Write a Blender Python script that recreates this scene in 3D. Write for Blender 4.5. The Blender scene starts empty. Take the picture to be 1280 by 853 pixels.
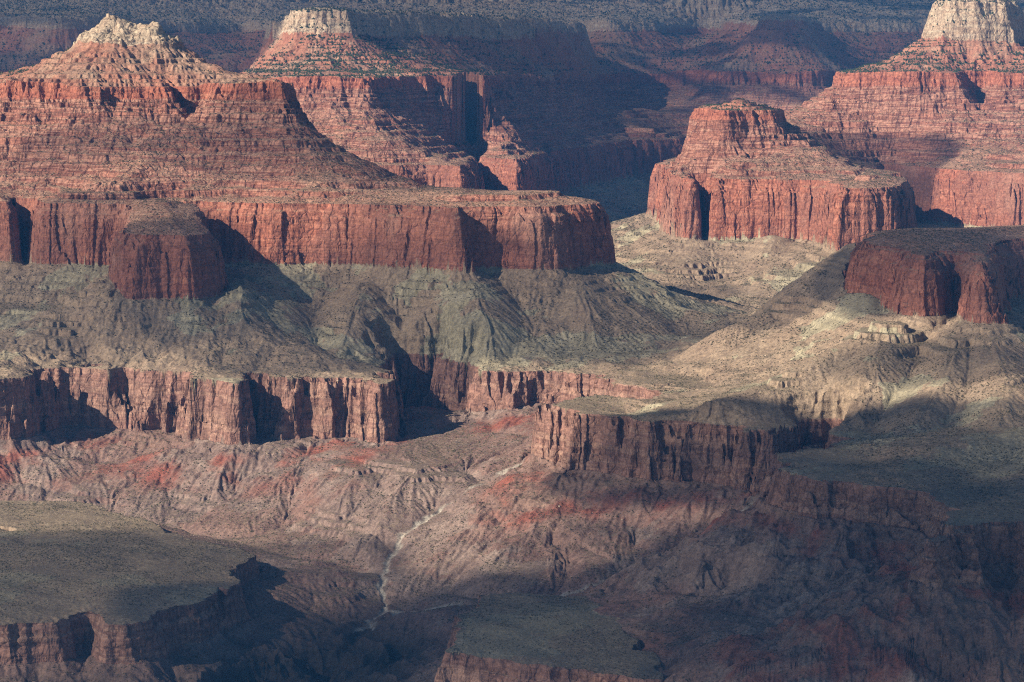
import bpy, math, time
import numpy as np
from concurrent.futures import ThreadPoolExecutor
T0 = time.time()
QUALITY = 1.0
HAZE_DENSITY = 1.3e-5
f32 = np.float32

# ------------------------------------------------------------------ camera, light, sky
scene = bpy.context.scene
CAM_Z, PITCH, FPX = 2130.0, math.radians(6.5), 3011.0
cam_data = bpy.data.cameras.new('camera')
cam = bpy.data.objects.new('camera', cam_data)
scene.collection.objects.link(cam)
scene.camera = cam
cam.location = (0, 0, CAM_Z)
cam.rotation_euler = (math.pi / 2 - PITCH, 0, 0)
cam_data.sensor_width = 36
cam_data.lens = 36 * FPX / 1280
cam_data.clip_start = 5
cam_data.clip_end = 80000

SUN_ELEV = math.radians(31)
SUN_AZ = math.radians(-122)            # from +Y, clockwise positive: left and slightly behind the camera
sun_to = np.array([math.sin(SUN_AZ) * math.cos(SUN_ELEV), math.cos(SUN_AZ) * math.cos(SUN_ELEV), math.sin(SUN_ELEV)])
world = bpy.data.worlds.new("World")
scene.world = world
world.use_nodes = True
nt = world.node_tree
bg = nt.nodes['Background']
sky = nt.nodes.new('ShaderNodeTexSky')
sky.sky_type = 'NISHITA'
sky.sun_disc = False
sky.sun_elevation = SUN_ELEV
sky.sun_rotation = SUN_AZ
sky.altitude = 2100
nt.links.new(sky.outputs[0], bg.inputs['Color'])
bg.inputs['Strength'].default_value = 0.055
sun_data = bpy.data.lights.new('sun', 'SUN')
sun_data.energy = 5.0
sun_data.angle = math.radians(0.5)
sun_data.color = (1.0, 0.86, 0.70)
sun = bpy.data.objects.new('sun', sun_data)
scene.collection.objects.link(sun)
from mathutils import Vector
sun.rotation_euler = Vector(sun_to).to_track_quat('Z', 'Y').to_euler()
scene.view_settings.view_transform = 'Standard'
scene.view_settings.look = 'None'
scene.view_settings.exposure = 0.85
scene.view_settings.gamma = 1.0
scene.cycles.volume_bounces = 0
scene.cycles.use_denoising = False
scene.cycles.filter_width = 1.1
scene.cycles.max_bounces = 4
scene.cycles.diffuse_bounces = 2
scene.cycles.transparent_max_bounces = 16

# ------------------------------------------------------------------ helpers
def ray(px, py):
    r, u = (px - 640) / FPX, (426.5 - py) / FPX
    return r, math.cos(PITCH) + u * math.sin(PITCH), -math.sin(PITCH) + u * math.cos(PITCH)

def at_dist(px, py, Y):
    r, fy, dz = ray(px, py)
    t = Y / fy
    return (r * t, Y, CAM_Z + dz * t)

def plan(pts, z_new=None, z_old=None):           # (bearing, distance) -> plan X, Y; a rim surveyed at one height may be moved to another
    k = 1.0 if z_new is None else (CAM_Z - z_new) / (CAM_Z - z_old)
    return np.array([((p - 640) / FPX * Y * k, Y * k) for p, Y in pts], dtype=np.float64)

POOL = ThreadPoolExecutor(4)
def par(fn, *arrs):
    """run fn over chunks of flat arrays on all cores"""
    n = arrs[0].size
    cuts = np.linspace(0, n, max(2, min(33, n // 60000 + 2))).astype(int)
    jobs = [POOL.submit(fn, *[a[i:j] for a in arrs]) for i, j in zip(cuts[:-1], cuts[1:]) if j > i]
    res = [j.result() for j in jobs]
    if isinstance(res[0], tuple):
        return tuple(np.concatenate([r[k] for r in res]) for k in range(len(res[0])))
    return np.concatenate(res)

rng = np.random.default_rng(7)
NT = 512
_ang = rng.random((NT, NT)) * 2 * np.pi
GX, GY = np.cos(_ang).astype(f32), np.sin(_ang).astype(f32)
JX, JY = ((rng.random((NT, NT)) - .5) * .7).astype(f32), ((rng.random((NT, NT)) - .5) * .7).astype(f32)

def noise(x, y, lam, seed=0):
    x = (x / lam + seed * 17.31 + 900).astype(f32); y = (y / lam + seed * 9.77 + 900).astype(f32)
    xi, yi = np.floor(x), np.floor(y)
    fx, fy = x - xi, y - yi
    xi = xi.astype(np.int32) & (NT - 1); yi = yi.astype(np.int32) & (NT - 1)
    x1, y1 = (xi + 1) & (NT - 1), (yi + 1) & (NT - 1)
    u = fx * fx * fx * (fx * (fx * 6 - 15) + 10); v = fy * fy * fy * (fy * (fy * 6 - 15) + 10)
    a = GX[xi, yi] * fx + GY[xi, yi] * fy
    b = GX[x1, yi] * (fx - 1) + GY[x1, yi] * fy
    c = GX[xi, y1] * fx + GY[xi, y1] * (fy - 1)
    d = GX[x1, y1] * (fx - 1) + GY[x1, y1] * (fy - 1)
    a += (b - a) * u; c += (d - c) * u
    return (a + (c - a) * v) * f32(1.5)

def smooth(a, b, x):
    t = np.clip((x - a) / (b - a), 0, 1)
    return t * t * (3 - 2 * t)

def sdist(poly, x, y):
    """signed distance to a closed polygon, positive inside"""
    d2 = np.full(x.shape, 1e18); inside = np.zeros(x.shape, bool)
    n = len(poly)
    for i in range(n):
        ax, ay = poly[i]; bx, by = poly[(i + 1) % n]
        ex, ey = bx - ax, by - ay
        wx, wy = x - ax, y - ay
        t = np.clip((wx * ex + wy * ey) / (ex * ex + ey * ey), 0, 1)
        dx, dy = wx - t * ex, wy - t * ey
        d2 = np.minimum(d2, dx * dx + dy * dy)
        if ay != by:
            c = ((ay > y) != (by > y)) & (x < ex * (y - ay) / (by - ay) + ax)
            inside ^= c
    d = np.sqrt(d2)
    return np.where(inside, d, -d)

def linedist(lines, x, y):
    """distance to polylines of (x, y, z) and the z at the nearest point"""
    best = np.full(x.shape, 1e18); zz = np.zeros(x.shape)
    for L in lines:
        for (ax, ay, az), (bx, by, bz) in zip(L[:-1], L[1:]):
            ex, ey = bx - ax, by - ay
            wx, wy = x - ax, y - ay
            t = np.clip((wx * ex + wy * ey) / (ex * ex + ey * ey), 0, 1)
            dx, dy = wx - t * ex, wy - t * ey
            d2 = dx * dx + dy * dy
            m = d2 < best
            best = np.where(m, d2, best); zz = np.where(m, az + t * (bz - az), zz)
    return np.sqrt(best), zz

# ------------------------------------------------------------------ rims of the rock layers, in plan
Z1, ZM, ZE = 1275.0, 1010.0, 1640.0
# tonto rim (lowest great cliff): everything behind it stands on this platform
L1_RIM = plan([(-900, 5300), (-250, 5600), (0, 5860), (40, 5900), (50, 6040), (100, 6080), (170, 6010), (235, 5900), (290, 5790),
    (303, 5950), (328, 5960), (340, 5800), (375, 5880), (425, 5850), (468, 5780), (474, 6050), (482, 6330), (530, 6330), (566, 6190), (600, 6030),
    (640, 5940), (700, 5990), (750, 5930), (778, 5770), (805, 5680), (848, 5600), (852, 5500), (800, 5520), (762, 5590), (725, 5520),
    (694, 5390), (697, 5300), (722, 5260), (770, 5200), (850, 5120), (920, 5040), (975, 4960), (992, 5010), (1003, 5130), (1048, 5130), (1040, 4880),
    (990, 4720), (984, 4590), (1003, 4490), (1050, 4400), (1100, 4330), (1165, 4290), (1190, 4150), (1168, 3990), (1150, 3850), (1172, 3800),
    (1213, 3880), (1222, 3990), (1272, 3990), (1300, 3850), (1450, 3900), (2600, 3900), (2600, 40000), (-1600, 40000), (-1600, 5300)], Z1, 1370)
L2 = {   # great red cliff rims: name -> (points, cliff height)
 'A': (plan([(-900, 7700), (-400, 7900), (-150, 7700), (0, 7720), (8, 7720), (14, 7900), (50, 7900), (56, 7640), (100, 7570), (146, 7540), (156, 7400), (162, 7230), (178, 7140), (205, 7165), (238, 7135), (261, 7230), (265, 7400), (248, 7560), (222, 7690), (250, 7700), (285, 7640), (350, 7600), (430, 7570), (500, 7480), (560, 7380), (583, 7330), (592, 7400), (620, 7420), (668, 7420), (700, 7480), (728, 7560), (748, 7620),
      (752, 7800), (700, 7900), (600, 8050), (520, 8350), (440, 8900), (300, 9800), (0, 10300), (-400, 10300), (-900, 9500)]), 1700, 185),
 'B': (plan([(300, 10900), (430, 10500), (545, 10560), (584, 10480), (592, 11300), (578, 12300), (598, 12250), (604, 11450), (645, 11220),
      (655, 11500), (690, 12200), (728, 12950), (752, 13400), (800, 14400), (800, 15900), (300, 15900), (250, 13000)]), 1700, 200),
 'C': (plan([(822, 10700), (838, 9900), (857, 9270), (865, 9240), (870, 9600), (888, 9600), (893, 9270), (950, 9250), (1000, 9180), (1032, 9050), (1060, 8560), (1119, 8560), (1133, 9100),
      (1124, 9800), (1086, 10300), (1104, 10650), (1175, 10180), (1280, 9780), (1450, 9500), (1900, 9500), (1900, 13500), (1200, 13500), (1000, 12900), (900, 12000), (842, 11500)]), 1700, 225),
 'E': (plan([(1064, 6280), (1070, 6020), (1098, 5810), (1100, 5820), (1132, 5600), (1160, 5500), (1172, 5650), (1200, 5680), (1226, 5560), (1236, 5330), (1252, 5520), (1252, 5980), (1300, 6050), (1450, 5850), (1800, 5700),
      (1800, 6700), (1250, 6450), (1130, 6380)], ZE, 1700), ZE, 150),
 'J': (plan([(-1600, 14500), (-200, 14200), (100, 14500), (250, 15800), (600, 16000), (700, 15600), (745, 14000), (760, 14500), (800, 14200), (850, 14300), (856, 14900), (880, 14900), (900, 14100), (960, 14300), (1100, 14000),
      (1450, 13800), (2600, 13500), (2600, 40000), (-1600, 40000)]), 1700, 190)}
L3 = {   # upper red cliff: (points, top, height)
 'A': (plan([(-400, 8900), (-120, 8750), (-80, 8900), (-10, 8950), (12, 8750), (22, 8450), (100, 8350), (190, 8400), (213, 8400), (222, 8560), (272, 8540), (280, 8360), (345, 8340), (362, 8600), (345, 8900), (250, 9300), (100, 9500), (-100, 9500), (-400, 9700)]), 2070, 52),
 'B': (plan([(310, 11700), (380, 11350), (452, 11300), (474, 11520), (512, 11820), (560, 11900), (600, 11880), (606, 12500), (640, 13600), (700, 14700), (745, 15400), (790, 16400), (300, 16500)]), 2085, 55),
 'C': (plan([(872, 10000), (880, 9800), (905, 9700), (955, 9780), (968, 9980), (930, 10150), (890, 10200)]), 1958, 42),
 'D': (plan([(1046, 11400), (1056, 11020), (1130, 10900), (1193, 10880), (1203, 11150), (1235, 11150), (1245, 10880), (1300, 10800), (1450, 10700), (1900, 10800), (1900, 12600), (1150, 12500), (1060, 12100)]), 2108, 64),
 'J': (plan([(-1600, 15600), (-100, 15000), (40, 14900), (130, 15100), (220, 15900), (420, 16400), (760, 15800), (780, 15900), (830, 16100), (900, 15500), (1010, 15400), (1060, 15900), (1200, 15300), (1450, 15200), (2600, 15000), (2600, 40000), (-1600, 40000)]), 2100, 80)}
L4 = {
 'A': (plan([(118, 8930), (128, 8850), (150, 8830), (172, 8850), (198, 8840), (208, 8900), (190, 8960), (150, 9010), (125, 9000)]), 2262, 48),
 'B': (plan([(371, 12560), (380, 12450), (438, 12400), (446, 12700), (452, 12950), (540, 13400), (600, 14300), (680, 15300), (722, 15900), (700, 16600), (350, 16600)]), 2415, 120),
 'D': (plan([(1166, 11600), (1182, 11430), (1215, 11400), (1250, 11420), (1260, 11620), (1245, 11850), (1180, 11850)]), 2440, 185),
 'J': (plan([(-1600, 17200), (-100, 16300), (30, 15700), (75, 15500), (110, 15800), (180, 16900), (300, 18300), (420, 17300), (520, 18600), (640, 17000), (700, 17900), (760, 16900), (790, 17600), (880, 18200), (940, 16900), (960, 16000), (985, 16000), (1000, 16900), (1150, 16900), (1300, 16000), (2600, 16000), (2600, 40000), (-1600, 40000)]), 2450, 70)}
L5 = {'J': (plan([(-1600, 19800), (100, 18600), (500, 19500), (900, 18500), (1300, 19000), (2600, 19500), (2600, 40000), (-1600, 40000)]), 2720, 90)}
MESA = {  # low mesas on the near side: (points, top, height)
 'H': (plan([(-900, 3900), (-250, 3950), (0, 3990), (60, 4000), (99, 4060), (130, 4005), (165, 4020), (200, 4110), (248, 4200), (256, 4270), (270, 4240), (291, 4290), (272, 4400), (303, 4560), (290, 4640), (207, 4790), (165, 4950), (83, 5140),
      (0, 5160), (-250, 5160), (-900, 5000)], ZM, 1195), ZM, 78),
 'I': (plan([(553, 3780), (560, 3860), (588, 4080), (608, 4200), (650, 4230), (760, 4200), (900, 4280), (1000, 4240), (1100, 3990), (1160, 3930), (1280, 3960), (1450, 3950), (2600, 3800), (2600, 3000),
      (1300, 3300), (1075, 3520), (1045, 3690), (960, 3800), (868, 3830), (822, 3640), (700, 3690), (620, 3740)], ZM, 1195), ZM, 70)}
def cl(pts):
    return [((p - 640) / FPX * Y, Y, z) for p, Y, z in pts]
CREEK = [cl([(750, 6420, 1182), (700, 6200, 1140), (640, 6080, 1108), (600, 6020, 1091), (545, 5900, 1033), (505, 5780, 1006), (490, 5650, 983), (472, 5500, 947), (477, 5350, 914), (440, 5150, 885), (415, 4980, 840), (380, 4400, 740), (360, 3650, 620)])]
CREEK2 = [cl([(1020, 5720, 1182), (985, 5600, 1154), (880, 5400, 1045), (790, 5280, 1000), (700, 5230, 972), (600, 5240, 950), (520, 5260, 926), (477, 5330, 912)])]
CREEK3 = [cl([(-300, 6300, 1000), (0, 6250, 990), (200, 6050, 975), (330, 5800, 960), (420, 5650, 953), (474, 5520, 947)]),
          cl([(480, 6850, 1165), (505, 6550, 1130), (560, 6250, 1105), (600, 6020, 1091)]),
          cl([(1600, 4250, 1060), (1280, 4150, 1050), (1150, 4300, 1046), (1085, 4480, 1040), (1020, 4680, 1022), (940, 4940, 1000), (860, 5120, 985), (790, 5190, 974), (700, 5210, 962)]),
          cl([(-900, 3600, 600), (360, 3650, 620), (1500, 3500, 640)]),
          cl([(500, 3700, 640), (520, 4300, 760), (500, 4900, 830), (455, 5200, 890)])]
# crests of debris spurs: polylines (x, y, z) whose flanks fall away on both sides: (line, slope)
def sp(pts):
    return [at_dist(*p) for p in pts]
SPURS = [(sp([(1108, 392, 6150), (1060, 424, 6050), (1000, 455, 5950), (940, 482, 5850), (880, 500, 5760)]), .42, 0),
         (sp([(1100, 294, 7100), (1064, 301, 7060), (1032, 325, 7000), (1000, 353, 6920), (960, 385, 6860), (928, 399, 6800)]), .42, 0),
         (sp([(1078, 304, 7000), (1084, 345, 6700), (1098, 390, 6330)]), .50, 0),
         (sp([(1240, 415, 5980), (1260, 470, 5650), (1250, 540, 5300)]), .30, 0),
         (sp([(1015, 372, 7000), (960, 402, 6850), (900, 440, 6700), (830, 466, 6550)]), .36, 0),
         (sp([(1200, 412, 6020), (1180, 470, 5700), (1150, 520, 5500)]), .36, 0),
         (sp([(1120, 404, 6130), (1090, 450, 5850), (1050, 500, 5700)]), .36, 0),
         (sp([(215, 376, 7130), (205, 415, 7000), (195, 455, 6880)]), .36, 0),
         (sp([(250, 376, 7140), (300, 412, 7000), (350, 452, 6870)]), .36, 0),
         (sp([(168, 376, 7200), (100, 402, 7150), (40, 430, 7000), (0, 455, 6850)]), .42, 0),
         (sp([(590, 334, 7360), (600, 385, 7050), (610, 430, 6900), (620, 455, 6830)]), .36, 0),
         (sp([(460, 345, 7450), (440, 385, 7180), (430, 430, 6980)]), .36, 0),
         (sp([(330, 340, 7560), (350, 380, 7230), (385, 432, 7000)]), .36, 0),
         (sp([(712, 332, 7450), (735, 380, 7180), (745, 440, 6900)]), .36, 0),
         (sp([(758, 322, 7640), (800, 352, 7500), (845, 378, 7380), (900, 392, 7250), (950, 402, 7150)]), .50, 0),
         (sp([(640, 262, 11200), (660, 275, 10900)]), .35, 0),
         (sp([(870, 298, 9230), (880, 335, 8970), (890, 375, 8720)]), .38, 0),
         (sp([(965, 290, 9150), (955, 330, 8920), (935, 372, 8680)]), .38, 0),
         (sp([(825, 285, 9850), (803, 315, 9600), (790, 342, 9400)]), .38, 0),
         (sp([(1030, 300, 8950), (1010, 340, 8680), (985, 375, 8450)]), .38, 0),
         (sp([(696, 587, 5850), (665, 612, 5800), (630, 645, 5750)]), .40, 1),
         (sp([(800, 612, 5680), (790, 650, 5560), (770, 690, 5430)]), .34, 1),
         (sp([(330, 545, 6750), (345, 590, 6540), (370, 640, 6220)]), .34, 1),
         (sp([(430, 550, 6720), (470, 590, 6500), (520, 630, 6150)]), .34, 1),
         (sp([(225, 545, 6780), (215, 600, 6480), (190, 640, 6260)]), .34, 1),
         (sp([(100, 545, 6850), (80, 590, 6550), (60, 625, 6370)]), .34, 1),
         (sp([(1080, 668, 4930), (1010, 700, 5060), (930, 722, 5200)]), .36, 1),
         (sp([(1190, 748, 4450), (1150, 778, 4500)]), .36, 1)]
VALLEY = [[((p - 640) / FPX * Y, Y, 0) for p, Y in ((760, 11800), (775, 10500), (800, 9300), (850, 8300), (905, 7600), (880, 6900), (830, 6200), (810, 5750))],
          [((p - 640) / FPX * Y, Y, 0) for p, Y in ((905, 7600), (1000, 7700), (1150, 8000), (1300, 8300))]]

# ------------------------------------------------------------------ coarse fan of fields
A_EDGE, A_WIDE = 0.2185, 0.42
NCOARSE = 640
def columns(n, nside):
    inner = np.linspace(-A_EDGE, A_EDGE, n)
    s = (np.linspace(0, 1, nside + 1)[1:]) ** 1.5
    return np.concatenate([-(A_EDGE + (A_WIDE - A_EDGE) * s)[::-1], inner, A_EDGE + (A_WIDE - A_EDGE) * s])
ca = columns(NCOARSE, 60)
cy = np.geomspace(2900, 23500, 1300)
CA, CY = np.meshgrid(ca, cy, indexing='ij')
shp = CA.shape
x, y = (CA * CY).ravel(), CY.ravel()

def coarse(x, y):
    # bend straight digitised lines a little
    wx = x + 35 * noise(x, y, 420, 1) + 12 * noise(x, y, 130, 2)
    wy = y + 35 * noise(x, y, 420, 3) + 12 * noise(x, y, 130, 4)
    s1 = sdist(L1_RIM, wx, wy)
    def level(D, hascol):
        ds, tops, hs, names = [], [], [], []
        for k, v in D.items():
            ds.append(sdist(v[0], wx, wy)); names.append(k)
            tops.append(v[1]); hs.append(v[2])
        ds = np.array(ds)
        w = 1 / ((np.maximum(-ds, 0.0) + 40) ** 2.5)
        w /= w.sum(0)
        top = (w * np.array(tops)[:, None]).sum(0); h = (w * np.array(hs)[:, None]).sum(0)
        return ds.max(0), top, h, ds.argmax(0), ds
    s2, t2, h2, o2, d2 = level(L2, 0)
    bear = 640 + FPX * x / y
    t2 = t2 - 70 * smooth(7640, 7230, y) * smooth(110, 165, bear) * smooth(310, 265, bear)
    s3, t3, h3, o3, _ = level(L3, 0)
    s4, t4, h4, o4, _ = level(L4, 0)
    s5, t5, h5, o5, _ = level(L5, 0)
    sH = sdist(MESA['H'][0], wx, wy); sI = sdist(MESA['I'][0], wx, wy)
    dc = np.full(x.shape, 1e9); wsum = 0; zc = 0
    for L in CREEK + CREEK2 + CREEK3:
        d_, z_ = linedist([L], wx, wy)
        dc = np.minimum(dc, d_); w_ = 1 / (d_ + 8) ** 3
        wsum = wsum + w_; zc = zc + w_ * z_
    zc = zc / wsum
    mx = x + 22 * noise(x, y, 75, 7) + 9 * noise(x, y, 28, 8); my = y + 22 * noise(x, y, 80, 9) + 9 * noise(x, y, 30, 10)
    dk, _ = linedist(CREEK, mx, my)
    dk2, _ = linedist(CREEK2, mx, my)
    return (s1, s2, t2, h2, s3, t3, h3, s4, t4, h4, s5, t5, h5, sH, sI, dc, zc, dk, dk2, o2.astype(float))
F = par(coarse, x, y)
NAMES = ['s1', 's2', 't2', 'h2', 's3', 't3', 'h3', 's4', 't4', 'h4', 's5', 't5', 'h5', 'sH', 'sI', 'dc', 'zc', 'dk', 'dk2', 'o2']
print('coarse fields', round(time.time() - T0, 1))

def spur_fn(x, y):
    out = [[], []]
    for L, sl, zone in SPURS:
        d, z = linedist([L], x, y)
        out[zone].append(z - sl * np.sqrt(d * d + 22 ** 2) - 0.0010 * d * d)
    dv, _ = linedist(VALLEY, x, y)
    pa = at_dist(215, 330, 7200); pe = at_dist(1150, 330, 6500)
    soft = .12 * np.exp(-((x - pa[0]) ** 2 + (y - pa[1]) ** 2) / 420 ** 2) + .30 * np.exp(-(((x - pe[0]) / 750) ** 2 + ((y - pe[1]) / 800) ** 2))
    fd_soft = np.clip(soft, 0, 1)
    return np.max(np.array(out[0]), 0), np.max(np.array(out[1]), 0), fd_soft, 25 * np.exp(-(dv / 420) ** 2)

def mixp(t, k):
    return k * t + (1 - k) * t * t

def gap(s_out, s_in):
    a = np.maximum(s_out, 0); b = np.maximum(-s_in, 0)
    return a / (a + b + 1e-3)

def build(x, y, fd, G, detail):
    """terrain height and layer coordinate (0 valley .. 9 summit)"""
    X, Yc = x.astype(f32), y.astype(f32)
    n1 = noise(x, y, 240, 11); n2 = noise(x, y, 85, 12); n3 = noise(x, y, 38, 13)
    w_far = np.clip(Yc / 6500, .8, 2.2)
    rid = lambda n: 1 - 2 * np.abs(n)
    def wob(a, b, c, seed):
        v = a * rid(noise(x, y, 230, seed)) + b * rid(noise(x, y, 90, seed + 1)) + c * rid(noise(x, y, 42, seed + 2))
        if detail:
            v = v + .35 * c * noise(x, y, 17, seed + 3) + .16 * c * noise(x, y, 8, seed + 4)
        return v - .45 * (a + b + c)
    q1 = 2.0 * noise(x, y, 70, 25); q1f = q1 - np.floor(q1)
    e1 = wob(28, 17, 7, 20) + 9 * (np.floor(q1) + smooth(.82, 1, q1f)) - 14 * smooth(.15, .3, noise(x, y, 130, 26))
    qn = 2.2 * noise(x, y, 62, 33); qf = qn - np.floor(qn)
    e2 = 34 * rid(noise(x, y, 430, 30)) + 11 * rid(noise(x, y, 150, 31)) * (.4 + noise(x, y, 500, 36)) - 28 + 7 * (np.floor(qn) + smooth(.8, 1, qf)) + 3.5 * noise(x, y, 22, 34) + 3 * G
    e3 = wob(20, 16, 9, 40) + 8 * G
    s1 = fd['s1'] + e1 * 1.25; s2 = fd['s2'] + e2; s3 = fd['s3'] + e3; s4 = fd['s4'] + .6 * e3 + 5 * noise(x, y, 25, 51); s5 = fd['s5'] + 3 * e3
    s4 = s4 + np.where(Yc > 15000, 260 * noise(x, y, 1300, 55) + 90 * noise(x, y, 450, 56), 0)
    s3 = s3 + np.where(Yc > 14500, 200 * noise(x, y, 1200, 57) + 80 * noise(x, y, 400, 58), 0)
    s3 = np.where(Yc > 12500, np.minimum(s3, s2 - 60), s3); s4 = np.where(Yc > 12500, np.minimum(s4, s3 - 60), s4)
    top1 = Z1 + 0 * X
    h1 = 74 + 66 * smooth(5150, 5550, Yc) + 26 * smooth(6000, 6500, Yc) - 78 * np.exp(-((X - 130) / 330) ** 2 - ((Yc - 6700) / 420) ** 2)
    base1 = top1 - h1
    W1, W3 = 34, 22
    W4 = np.where(Yc < 12000, 62, 42)
    # ledge profile inside each cliff
    W2 = 42 + 60 * fd['soft']
    def cliff(s, W, seed):
        t = np.clip(s / W + 1, 0, 1)
        st = t * 3 + .5 * noise(x, y, 300, seed)
        fr = st - np.floor(st)
        return np.clip(t + .10 * (smooth(.15, .85, fr) - fr), 0, 1) * (t > 0) * (t < 1) + (t >= 1)
    def wall2(s, W):
        t = np.clip(s / W + 1, 0, 1)
        st = t * 2.2 + .5 * noise(x, y, 300, 61); fr = st - np.floor(st)
        soft = fd['soft']
        hard = np.where(t < .5, t * 1.62, .81 + .19 * (t - .5) * 2)
        easy = np.where(t < .38, t * 1.45, .551 + .449 * (1 - (1 - (t - .38) / .62) ** 1.7))
        c = hard + (easy - hard) * soft + .05 * (smooth(.2, .8, fr) - fr)
        return np.clip(c, 0, 1) * (t > 0) * (t < 1) + (t >= 1)
    c1, c2, c3, c4, c5 = cliff(s1, W1, 60), wall2(s2, W2), cliff(s3, W3, 62), cliff(s4, W4, 63), cliff(s5, 60, 64)
    zc = fd['zc']
    dc = np.maximum(fd['dc'] - 4, 0)
    tg = dc / (dc + np.maximum(-s1 - W1, 0) + 1e-3)
    zg = zc + (base1 - zc) * (0.66 * tg + .34 * tg ** 2.2)
    apron = base1 - (.50 + .45 * smooth(5130, 5300, Yc)) * np.maximum(-s1 - W1, 0)                  # debris rests no steeper than this
    kk = 18.0; hm = np.clip(.5 + .5 * (apron - zg) / kk, 0, 1)
    zg = zg * (1 - hm) + apron * hm + kk * hm * (1 - hm) * (tg < .99)
    z = zg + h1 * c1
    din = np.maximum(-(s2 + W2), 0); tot = din + np.maximum(s1, 0)
    t12 = np.clip(1 - din / np.minimum(tot + 1, 820 + 700 * smooth(250, 700, X) * smooth(6900, 6300, Yc) + 120 * noise(x, y, 500, 71)), 0, 1)
    rise1 = fd['t2'] - fd['h2'] - top1
    z = z + rise1 * (.5 * t12 + .5 * t12 ** 2.2) - fd['carve'] * smooth(0, 350, s1) * (1 - t12) ** 1.2
    z = z + fd['h2'] * c2
    t23 = gap(s2, s3 + W3)
    rise2 = fd['t3'] - fd['h3'] - fd['t2']
    z = z + rise2 * mixp(t23, .60) + 42 * noise(x, y, 520, 72) * 4 * t23 * (1 - t23) * smooth(0, .1, t23)
    z = z + fd['h3'] * c3 + (20 * noise(x, y, 520, 74) + 8 * noise(x, y, 170, 77)) * c3
    t34 = gap(s3, s4 + W4)
    rise3 = fd['t4'] - fd['h4'] - fd['t3']
    z = z + rise3 * mixp(t34, .45)
    z = z + fd['h4'] * c4
    z = z + np.maximum(fd['t5'] - fd['h5'] - fd['t4'], 0) * gap(s4, s5 + 60) + fd['h5'] * c5
    inside4 = np.clip(s4, 0, 40)
    z = z + np.where(Yc < 12000, inside4 * .45, inside4 * .3)
    for bx, by, bh, br in ((925, 9880, 26, 75), (140, 8920, 42, 34), (156, 8925, 26, 34), (199, 8900, 18, 22), (1212, 11560, 45, 95), (1250, 11500, 12, 40), (1178, 11560, -45, 70)):
        z = z + bh * np.exp(-(((X - (bx - 640) / FPX * by) ** 2 + (Yc - by) ** 2) / br ** 2)) * ((s4 > 0) | (Yc > 9500) & (s3 > 0))
    # low domes on bare tops
    z = z + fd['soft'] * 30 * noise(x, y, 260, 73) * smooth(0, 120, s2) + (10 + 22 * fd['soft']) * smooth(0, 160 + 120 * fd['soft'], s2) * (1 - smooth(.05, .2, t23))
    z = z + (14 + 12 * smooth(250, 700, X)) * noise(x, y, 300, 70) * smooth(0, 200, s1) * (1 - smooth(0.1, .4, t12))
    # layer coordinate
    lay = np.where(s1 <= -W1, tg * .999, 0)
    lay = np.where(s1 > -W1, 1 + .999 * c1, lay)
    lay = np.where(s1 >= 0, 2 + .999 * t12, lay)
    lay = np.where(s2 > -W2, 3 + .999 * c2, lay)
    lay = np.where(s2 >= 0, 4 + .999 * t23, lay)
    lay = np.where(s3 > -W3, 5 + .999 * c3, lay)
    lay = np.where(s3 >= 0, 6 + .999 * t34, lay)
    lay = np.where(s4 > -W4, 7 + .999 * c4, lay)
    lay = np.where(s4 >= 0, 8.2, lay)
    # spurs only live on debris slopes
    ms = np.where(lay < 1, 1, np.where((lay >= 2) & (lay < 3), 1, 0)) * smooth(0, 60, np.abs(s1 + W1 / 2) - W1 / 2)
    zs = np.where(lay < 1, fd['spur1'], fd['spur'])
    k = 14.0
    hmix = np.clip(.5 + .5 * (zs - z) / k, 0, 1)
    zm = z * (1 - hmix) + zs * hmix + k * hmix * (1 - hmix)
    z = z + (np.maximum(zm, z) - z) * ms * (zs > z - k)
    # low mesas
    own = np.zeros(X.shape, np.int8)
    for i, (nm, key) in enumerate((('H', 'sH'), ('I', 'sI'))):
        top, hh = MESA[nm][1:]
        s = fd[key] + .8 * wob(16, 14, 8, 80 + 10 * i)
        c = cliff(s, 20, 66 + i)
        dome = 16 * smooth(0, 400, s) + 9 * noise(x, y, 260, 90 + i) * smooth(0, 120, s) + 4 * noise(x, y, 90, 92) * smooth(0, 50, s)
        if nm == 'I':
            px_, py_, _ = at_dist(905, 760, 4950)
            r2 = ((X - px_) / 90) ** 2 + ((Yc - py_) / 90) ** 2
            dome = dome + 26 * np.exp(-r2) + 44 * smooth(280, 620, X)
        zz = top - hh + hh * c + dome + np.minimum(s + 20, 0) * .52
        m = zz > z
        own = np.where(m, i + 1, own)
        lay = np.where(m, np.where(s >= 0, 2.3, np.where(s > -20, 1 + .99 * c, .12)), lay)
        z = np.maximum(z, zz)
    # inner gorge: broken dark rock
    z = z - (lay < .95) * smooth(.98, .8, lay) * 13 * np.maximum(rid(noise(x, y, 330, 78) + .12 * noise(x, y, 90, 79)) - .55, 0) * 2.2
    gorge = smooth(925, 860, z) * (lay < 1)
    z = z + gorge * (38 * rid(noise(x, y, 120, 75)) + 13 * rid(noise(x, y, 50, 76)) + 6 * noise(x, y, 20, 77) - 20)
    slope_like = ((lay < 1) | ((lay >= 2) & (lay < 3)) | ((lay >= 4) & (lay < 5)) | ((lay >= 6) & (lay < 7)))
    return z.astype(f32), lay.astype(f32), own, gorge.astype(f32), slope_like

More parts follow.
